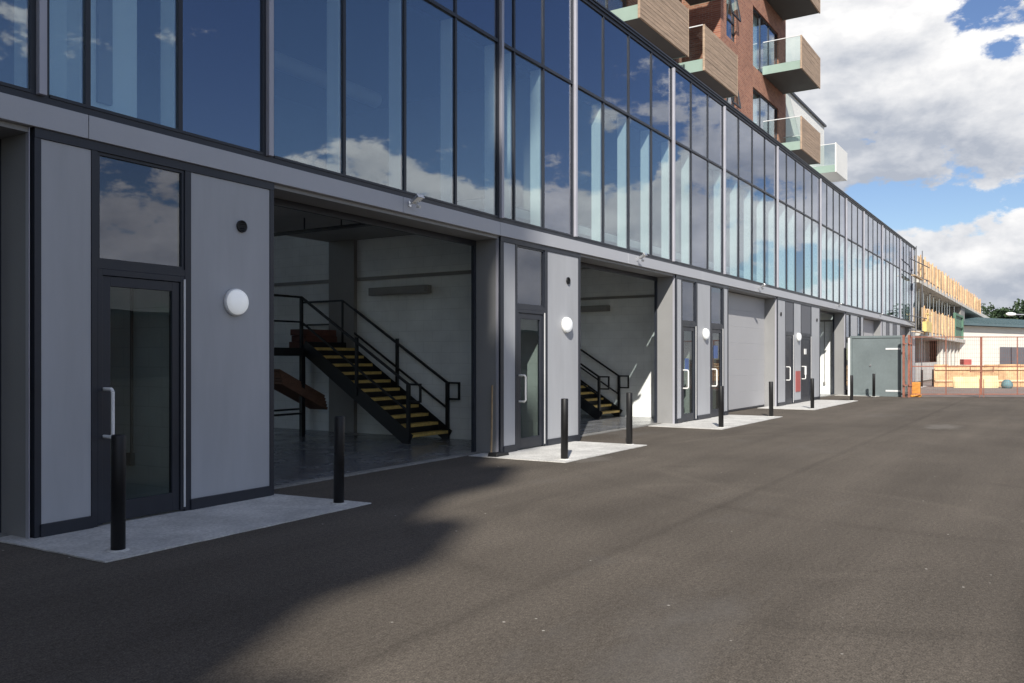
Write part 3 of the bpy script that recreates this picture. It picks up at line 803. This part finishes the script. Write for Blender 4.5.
# white rendered block further on with one white balcony
WB = empty('white_apartment_block', (43, 14, ZR), 0, 'white rendered apartment block joined to the brick tower, with one white balcony', 'building')
MB().box(39.12,46.8,10.4,19,ZR,13.75).build('wall', M['render'], WB)
MB().box(39.12,46.9,10.3,19.1,13.751,13.85).build('roof', M['frame'], WB)
bb = MB().box(41.82,44.3,Yo+.07,10.398,10.31,10.6).build('balcony', M['render'], WB)
MB().box(41.8,41.818,Yo+.06,10.39,10.3,10.64).build('slab_edge', M['greenslab'], bb)
MB().box(41.8,44.3,Yo,Yo+.055,10.3,11.66).build('front_panel', M['render'], bb)
MB().box(41.804,41.818,Yo+.06,10.37,10.66,11.6).build('side_glass', M['balglass'], bb)
MB().box(41.796,41.826,Yo+.06,10.37,11.601,11.63).build('side_rail', M['alu'], bb)

# ------------------------------------------------------------------ unfinished building further along
UN = empty('unfinished_building', (85, 10, 0), 0, 'unfinished concrete building with new plywood edge boards beyond the glazed front', 'building')
def un(mb, n, m, p=UN): return mb.build(n, m, p)
YF = 7.7
un(MB().box(61.2,172,YF,20,6.55,6.95), 'roof_slab', M['rawconc'])
un(MB().box(61.2,96,YF-.1,20,3.08,3.40), 'floor_slab', M['rawconc'])
for x in range(63, 92, 3):
    un(MB().box(x,x+.35,9.0,9.35,0,3.08), 'column', M['rawconc'])
un(MB().box(61.2,96,11.8,12,0,6.6), 'rear_wall', M['taupe'])
for x in range(62, 92, 2):
    un(MB().tube((x,8.3+.2*(x % 3),3.4),(x,8.3+.2*(x % 3),6.55),.045,n=8).box(x-.12,x+.12,8.18+.2*(x % 3),8.42+.2*(x % 3),6.49,6.545), 'prop', M['steel'])
un(MB().box(92,96,7.9,11.79,3.41,6.54), 'core_wall', M['taupe'])
un(MB().box(77.5,95,8.2,8.4,.0,3.07), 'ground_wall', mat('pale_ground_wall', (.55,.54,.47), .8, .1, .4))
for x in range(78, 95, 3):
    un(MB().box(x,x+.3,8.0,8.199,.0,3.07), 'pilaster', M['rawconc'])
un(MB().box(61.5,77,8.3,8.45,.0,1.3), 'low_wall', M['rawconc'])
def boards(x0, x1, y, z0, z1, label):
    r = empty('edge_boards', (x0, y, z0), 0, label, 'edge boards', 'plywood edge protection on the unfinished building')
    mb = MB(); x = x0
    while x < x1:
        w = random.uniform(.7,1.7); t_ = random.uniform(-.08,.06)
        mb.box(x, min(x+w,x1), y+random.uniform(-.05,.05), y+.07, z0+random.uniform(0,.05), z1+t_); x += w+random.choice((.012,.02,.03,.28))
    mb.build('board', M['ply'], r)
    x = x0+.2
    while x < x1:
        MB().box(x,x+.09,y-.13,y-.06,z0-.25,z1+random.uniform(0,.16)).build('upright', M['plydark'], r); x += 2.1
    return r
boards(61.2,113,YF,6.95,8.3,'long row of new plywood boards along the roof edge of the unfinished building')
boards(62.2,83,YF-.1,3.40,4.95,'shorter row of plywood boards along the first floor edge of the unfinished building')
tag(MB().box(61.4,64.2,YF-.45,YF-.2,3.35,4.0).bar((61.5,7.3,4.0),(64.2,7.3,4.0),.06).bar((61.5,7.3,4.5),(64.2,7.3,4.5),.06).bar((62.5,7.3,3.4),(62.5,7.3,4.6),.06).build('work_platform', M['yellowsteel']),
    'yellow steel work platform at the near corner of the unfinished building', 'platform')
tag(MB().box(84,84.2,7.6,7.8,3.42,5.6).box(91,91.2,7.6,7.8,3.42,5.6).box(84.2,91,7.62,7.75,5.4,5.6).box(84.2,91,7.62,7.75,4.4,4.55).box(84.2,91,7.76,7.79,3.42,5.4).build('green_screen', M['greennet']),
    'green framed screen on the first floor of the unfinished building', 'screen')
sc_ = empty('scaffold', (60,7.3,0), 0, 'light scaffold poles reaching across the end of the glazed front', 'scaffold')
for z in (6.75,7.65,4.2,3.35):
    MB().tube((56.6,7.62,z),(63.5,7.35,z+.03),.032,n=8).build('ledger', M['grille'], sc_)
for x in (58.6,61.4):
    MB().tube((x,7.55,0 if x > 59 else 3.2),(x,7.50,8.6),.028,n=8).build('standard', M['grille'], sc_)
for z in (6.70,3.28):
    MB().box(57,61,7.36,7.58,z-.06,z-.02).build('scaffold_board', M['ply'], sc_)

# hoarding, boards and other site things
hd = empty('timber_hoarding', (55.9,1.7,0), 0, 'low orange plywood hoarding across the site behind the red gates', 'hoarding')
a, b_ = Vector((53.2,5.9,0)), Vector((60.9,-6.1,0)); dv = (b_-a).normalized(); L = (b_-a).length
hb = MB(); s = 0
while s < L:
    w = random.choice((1.0,1.22,1.22,.8)); z1 = 1.24+random.uniform(-.05,.04)
    p, q = a+dv*s, a+dv*min(s+w-.015,L); mid0 = p+Vector((0,0,z1/2)); 
    hb.bar(p+Vector((0,0,z1/2)), q+Vector((0,0,z1/2)), .03, z1); s += w
hb.build('boarding', M['plydark'], hd)
rl = MB()
for z in (.35,1.0): rl.bar(a+Vector((-.05,-.04,z)),b_+Vector((-.05,-.04,z)),.05,.09)
rl.build('rail', M['ply'], hd)
def leaning(x, y, w, h, m, l, n=3):
    mb = MB(); d = Vector((.53,-.848,0)); nrm = Vector((.848,.53,0))
    for i in range(n):
        c = Vector((x,y,0))+nrm*(-.035*i)+d*random.uniform(-.15,.15)
        mb._add([c-d*w/2, c+d*w/2, c+d*w/2+nrm*.12+Vector((0,0,h)), c-d*w/2+nrm*.12+Vector((0,0,h)),
                 c-d*w/2-nrm*.025, c+d*w/2-nrm*.025, c+d*w/2+nrm*.095+Vector((0,0,h)), c-d*w/2+nrm*.095+Vector((0,0,h))],
                [(3,2,1,0),(4,5,6,7),(0,1,5,4),(1,2,6,5),(2,3,7,6),(3,0,4,7)])
    tag(mb.build('leaning_boards', m), l, 'boards', 'cream boards leaning on the hoarding')
leaning(52.5,4.2,1.5,.6,M['cream'],'cream boards leaning on the hoarding left of the gate latch')
leaning(53.1,3.2,.9,.66,M['cream'],'cream boards leaning on the hoarding right of the gate latch')
bg = MB()
bg.lathe((52.9,2.35,0),(0,0,1),[(0,0),(.22,.0),(.29,.14),(.26,.3),(.18,.42),(.1,.47),(0,.46)],12)
tag(bg.build('rubble_bag', M['tealbag']), 'teal rubble bag on the ground before the hoarding', 'bag')
tag(MB().bar((58.25,4.95,1.38),(58.5,4.55,1.38),.5,.34).build('red_crate', M['redsign'], bevel=.03), 'red crate showing above the orange hoarding', 'crate')
o = MB()
for z, w in ((0,1.0),(.4,1.0),(.8,1.0)): o.bar((58.2,5.0,z+.2),(58.9,3.9,z+.2),1.0,.36)
tag(o.build('pallet_stack', M['plydark']), 'stack of timber pallets behind the hoarding under the red crate', 'pallets')

# white shed with teal roof
WH = empty('warehouse', (105,2,0), 0, 'long low white shed with a teal sheet roof beyond the site', 'building')
a, d = Vector((92.2,8.0,0)), Vector((21.1,-9.0,0)).normalized(); nrm = Vector((-d.y, d.x, 0))
if nrm.x < 0: nrm = -nrm
def wq(s, o_, z): q = a+d*s+nrm*o_; return (q.x,q.y,z)
def slab(s0,s1,o0,o1,z0,z1,z2=None,z3=None):
    z2 = z0 if z2 is None else z2; z3 = z1 if z3 is None else z3
    return [wq(s0,o0,z0),wq(s1,o0,z0),wq(s1,o1,z2),wq(s0,o1,z2),wq(s0,o0,z1),wq(s1,o0,z1),wq(s1,o1,z3),wq(s0,o1,z3)]
FC = [(3,2,1,0),(4,5,6,7),(0,1,5,4),(1,2,6,5),(2,3,7,6),(3,0,4,7)]
mb = MB()._add(slab(0,42,0,14,0,4.75), FC)
mb.build('wall', M['shed'], WH)
rf = MB()._add(slab(-.6,42.6,-.7,7,4.76,4.98,6.0,6.2), FC)._add(slab(-.6,42.6,7.002,14.7,6.0,6.2,4.76,4.98), FC)
for i in range(58): rf._add(slab(i*.75-.5,i*.75-.42,-.7,6.9,4.985,5.04,6.2,6.26), FC)
rf.build('roof', M['teal'], WH)
dq = MB()._add(slab(7.5,17,-.09,-.04,0,2.75), FC).build('door', M['grille'], WH)
MB()._add(slab(9.6,9.75,-.13,-.095,0,2.75), FC)._add(slab(13.2,13.35,-.13,-.095,0,2.75), FC).build('door_post', M['frame'], dq)

# street lamp to the right of the shed
LP = empty('street_lamp', (82.3,1.1,0), 0, 'pale street lamp with an arm reaching over the shed roof', 'street lamp')
MB().tube((82.3,1.1,0),(82.3,1.1,5.15),.075,.05,n=12).build('pole', M['steel'], LP)
MB().tube((82.3,1.1,5.13),(80.95,3.3,5.2),.04,n=10).build('arm', M['fin'], LP)
MB().lathe((81.15,2.97,5.2),(-.53,.85,.03),[(0,0),(.10,.05),(.16,.35),(.15,.6),(.07,.8),(0,.82)],14).build('lamp_head', M['white_plastic'], LP)

# ------------------------------------------------------------------ trees
def tree(x, y, h, rad, label, seed, n=2600, name='broadleaf_tree'):
    rnd = random.Random(seed)
    r = empty(name, (x,y,0), 0, label, 'tree', 'dark trees behind the shed')
    tk = MB().tube((0,0,-.1),(0,0,h*.55),.32,.18,n=10)
    lobes = []
    for i in range(13):
        an = rnd.uniform(0,6.28); rr = rad*rnd.uniform(.15,.75); z = h*rnd.uniform(.42,.92)
        lobes.append((rr*math.cos(an), rr*math.sin(an), z, rad*rnd.uniform(.28,.46)))
        tk.tube((0,0,h*rnd.uniform(.25,.5)), (rr*math.cos(an)*.8, rr*math.sin(an)*.8, z), .09, .03, n=6)
    tk.build('trunk', M['bark'], r, local=True)
    cr = MB()
    for i in range(n):
        lx, ly, lz, lr = rnd.choice(lobes)
        v = Vector((rnd.gauss(0,1), rnd.gauss(0,1), rnd.gauss(0,1))).normalized()*lr*rnd.uniform(.55,1.08)
        c = Vector((lx,ly,lz))+v*1.0
        a_ = Vector((rnd.gauss(0,1), rnd.gauss(0,1), rnd.gauss(0,.6))).normalized()*rnd.uniform(.16,.34)
        b2 = a_.cross(Vector((rnd.gauss(0,1), rnd.gauss(0,1), rnd.gauss(0,1)))).normalized()*rnd.uniform(.12,.26)
        cr.quad(c-a_, c-b2*.8, c+a_, c+b2)
    me = cr.build('crown', M['leaf'], r, local=True)
tree(153,7.6,9.6,4.2,'dark broadleaf tree at the left end of the trees behind the white shed',3)
tree(149,3.2,10.6,4.6,'tallest dark tree behind the white shed at the right edge of the photo',5)
tree(146,-2.0,10.0,4.4,'dark tree just beyond the right edge of the photo behind the shed',8)

FS = empty('added_brick_shed', (40,-52,0), 0, 'unseen long dark brick shed, added across the yard to darken reflections in the door glass', 'building')
MB().box(-20,120,-60,-46,0,5.2).build('wall', M['brick_x'], FS)  # unseen shed, added so the door glass mirrors something dark at the horizon
MB().box(-20.4,120.4,-60.4,-45.6,5.201,5.5).build('roof', M['frame'], FS)

# ------------------------------------------------------------------ the tall block whose shadow falls over the near end
SH = empty('tall_block', (-36,-2,0), 0, 'tall beige apartment block with corner balconies standing behind the photographer', 'building')
MB().box(-46,-26,-10.35,45,0,50).build('wall', M['tower'], SH)
for k_ in range(3,16):
    z = k_*3.1
    MB().box(-29,-25.7,-10.8,-10.36,z,z+1.3).build('balcony', M['tower'], SH)
MB().box(-46.3,-25.7,-10.5,45.3,50.01,50.5).build('roof', M['ceil'], SH)

# ------------------------------------------------------------------ sun, sky and clouds
dirv = Vector((1,.48,-.80)).normalized()
sl = bpy.data.lights.new('sun', 'SUN'); sl.energy = 4.2; sl.angle = R(.55); sl.color = (1,.95,.87)
so = bpy.data.objects.new('sun', sl); col.objects.link(so)
so.rotation_euler = dirv.to_track_quat('-Z','Y').to_euler(); so.location = (-30,-20,40)
elev = math.asin(-dirv.z); az_to_sun = math.atan2(-dirv.y, -dirv.x)
w = bpy.data.worlds.new('World'); scene.world = w; w.use_nodes = True
t = NT(w.node_tree); bgn = t.n['Background']
sky = t.node('ShaderNodeTexSky', sky_type='NISHITA'); sky.sun_disc = False
sky.sun_elevation = elev; sky.sun_rotation = math.pi/2 - az_to_sun
sky.air_density = 1.0; sky.dust_density = .3; sky.ozone_density = 1.8
gen = t.node('ShaderNodeTexCoord').outputs['Generated']
nv = t.node('ShaderNodeVectorMath', operation='NORMALIZE'); t.l.new(gen, nv.inputs[0]); D = nv.outputs[0]
s3 = t.node('ShaderNodeSeparateXYZ'); t.l.new(D, s3.inputs[0])
DEG = 180/math.pi
az = t.m('MULTIPLY', t.m('ARCTAN2', s3.outputs[1], s3.outputs[0]), DEG)
el = t.m('MULTIPLY', t.m('ARCSINE', s3.outputs[2]), DEG)
Ds = t.mapping(D, (1,1,1.9))
n1 = t.noise(Ds, 7.5, 9, .55, .15)
n2 = t.noise(t.mapping(D, (1,1,1.9), (.0,.0,.035)), 7.5, 9, .55, .15)   # the same field a little higher: lit tops
def blob(a0, e0, sa, se, amp):
    dx = t.m('DIVIDE', t.m('SUBTRACT', az, a0), sa); dy = t.m('DIVIDE', t.m('SUBTRACT', el, e0), se)
    r2 = t.m('ADD', t.m('MULTIPLY', dx, dx), t.m('MULTIPLY', dy, dy))
    return t.m('MULTIPLY', t.m('POWER', 2.718, t.m('MULTIPLY', r2, -1.)), amp)
def total(bl, base):
    s = base
    for q in bl: s = t.m('ADD', s, blob(*q))
    return s
BLOBS = [(8,16,11,6,.42),(10,27,14,8,.25),(2.6,17.4,1.2,.55,-.23),(3.9,19.9,1.0,.4,-.12),(-10,2.0,30,2.2,.22),(5.0,8.9,7.0,1.0,-.48),(3.0,6.0,5.0,2.5,.42),(7,2.2,12,2.2,.34),
         (-42,5.5,17,5.0,.46),(-40,25,22,8,-.44),(-26,9,7,5.5,.32),(-12.5,13,5.5,7,.38),(-30,19,6,4.5,-.3),(-14.5,6.3,3.5,2.0,-.30),(-6,8,7,6,.42),(-66,6,8,4,.12)]
cov = total(BLOBS, -.02)
dens = t.m('ADD', t.m('MULTIPLY', t.m('SUBTRACT', n1, .5), 1.8), t.m('ADD', cov, t.m('MULTIPLY', t.m('SUBTRACT', t.noise(Ds, 34., 6, .65), .5), .55)))
mask = t.rng(dens, .0, .15, 0., 1., True)
thick = t.rng(dens, .05, .6, 0., 1.)
up = t.m('SUBTRACT', n1, n2)
GREY = [(6,12.2,10,2.8,.50),(13,11,5,4,.15),(3,3.4,7,1.2,.35),(-26,7,6,2,.15),(-15,12,7,4,.15),(-60,8,9,3,.4),(9,21,9,4,-.45),(2.5,14.4,3.5,1.8,-.28),(-42,8,16,5,-.5),(-9,8,10,8,-.4),(4,7.0,5,1.4,-.25)]
gr = total(GREY, .50)
soft = t.m('SUBTRACT', t.noise(Ds, 11., 4, .5), .5)
soft2 = t.m('SUBTRACT', t.noise(Ds, 30., 5, .6), .5)
shade = t.m('SUBTRACT', t.m('ADD', gr, t.m('ADD', t.m('MULTIPLY', thick, .12), t.m('ADD', t.m('MULTIPLY', soft, .95), t.m('MULTIPLY', soft2, .45)))), t.m('MULTIPLY', up, 2.4), clamp=True)
ccol = t.mix(shade, c4((8.0,7.9,7.8)), c4((3.4,3.7,4.3)))
hs = t.node('ShaderNodeHueSaturation'); hs.inputs['Hue'].default_value = .512; hs.inputs['Saturation'].default_value = 1.12; hs.inputs['Value'].default_value = .85; t.l.new(sky.outputs[0], hs.inputs['Color'])
skyc = hs.outputs[0]
fin_c = t.mix(mask, skyc, ccol)
t.l.new(fin_c, bgn.inputs[0]); bgn.inputs[1].default_value = .095

# ------------------------------------------------------------------ camera and output
cam = bpy.data.cameras.new('camera'); co = bpy.data.objects.new('camera', cam); col.objects.link(co)
cam.sensor_width = 36; cam.lens = 858/1024*36; cam.shift_y = 16.9/1024
cam.clip_start = .05; cam.clip_end = 3000
co.location = (0,0,1.6); co.rotation_euler = (R(90), 0, R(32.524-90))
scene.camera = co
vs = scene.view_settings
scene.display_settings.display_device = 'sRGB'
vs.view_transform = 'Standard'; vs.look = 'None'; vs.exposure = .52; vs.gamma = 1; vs.use_curve_mapping = False
scene.cycles.max_bounces = 12; scene.cycles.diffuse_bounces = 8; scene.cycles.transparent_max_bounces = 24; scene.cycles.glossy_bounces = 6
scene.cycles.use_denoising = True
scene.cycles.sample_clamp_indirect = 6
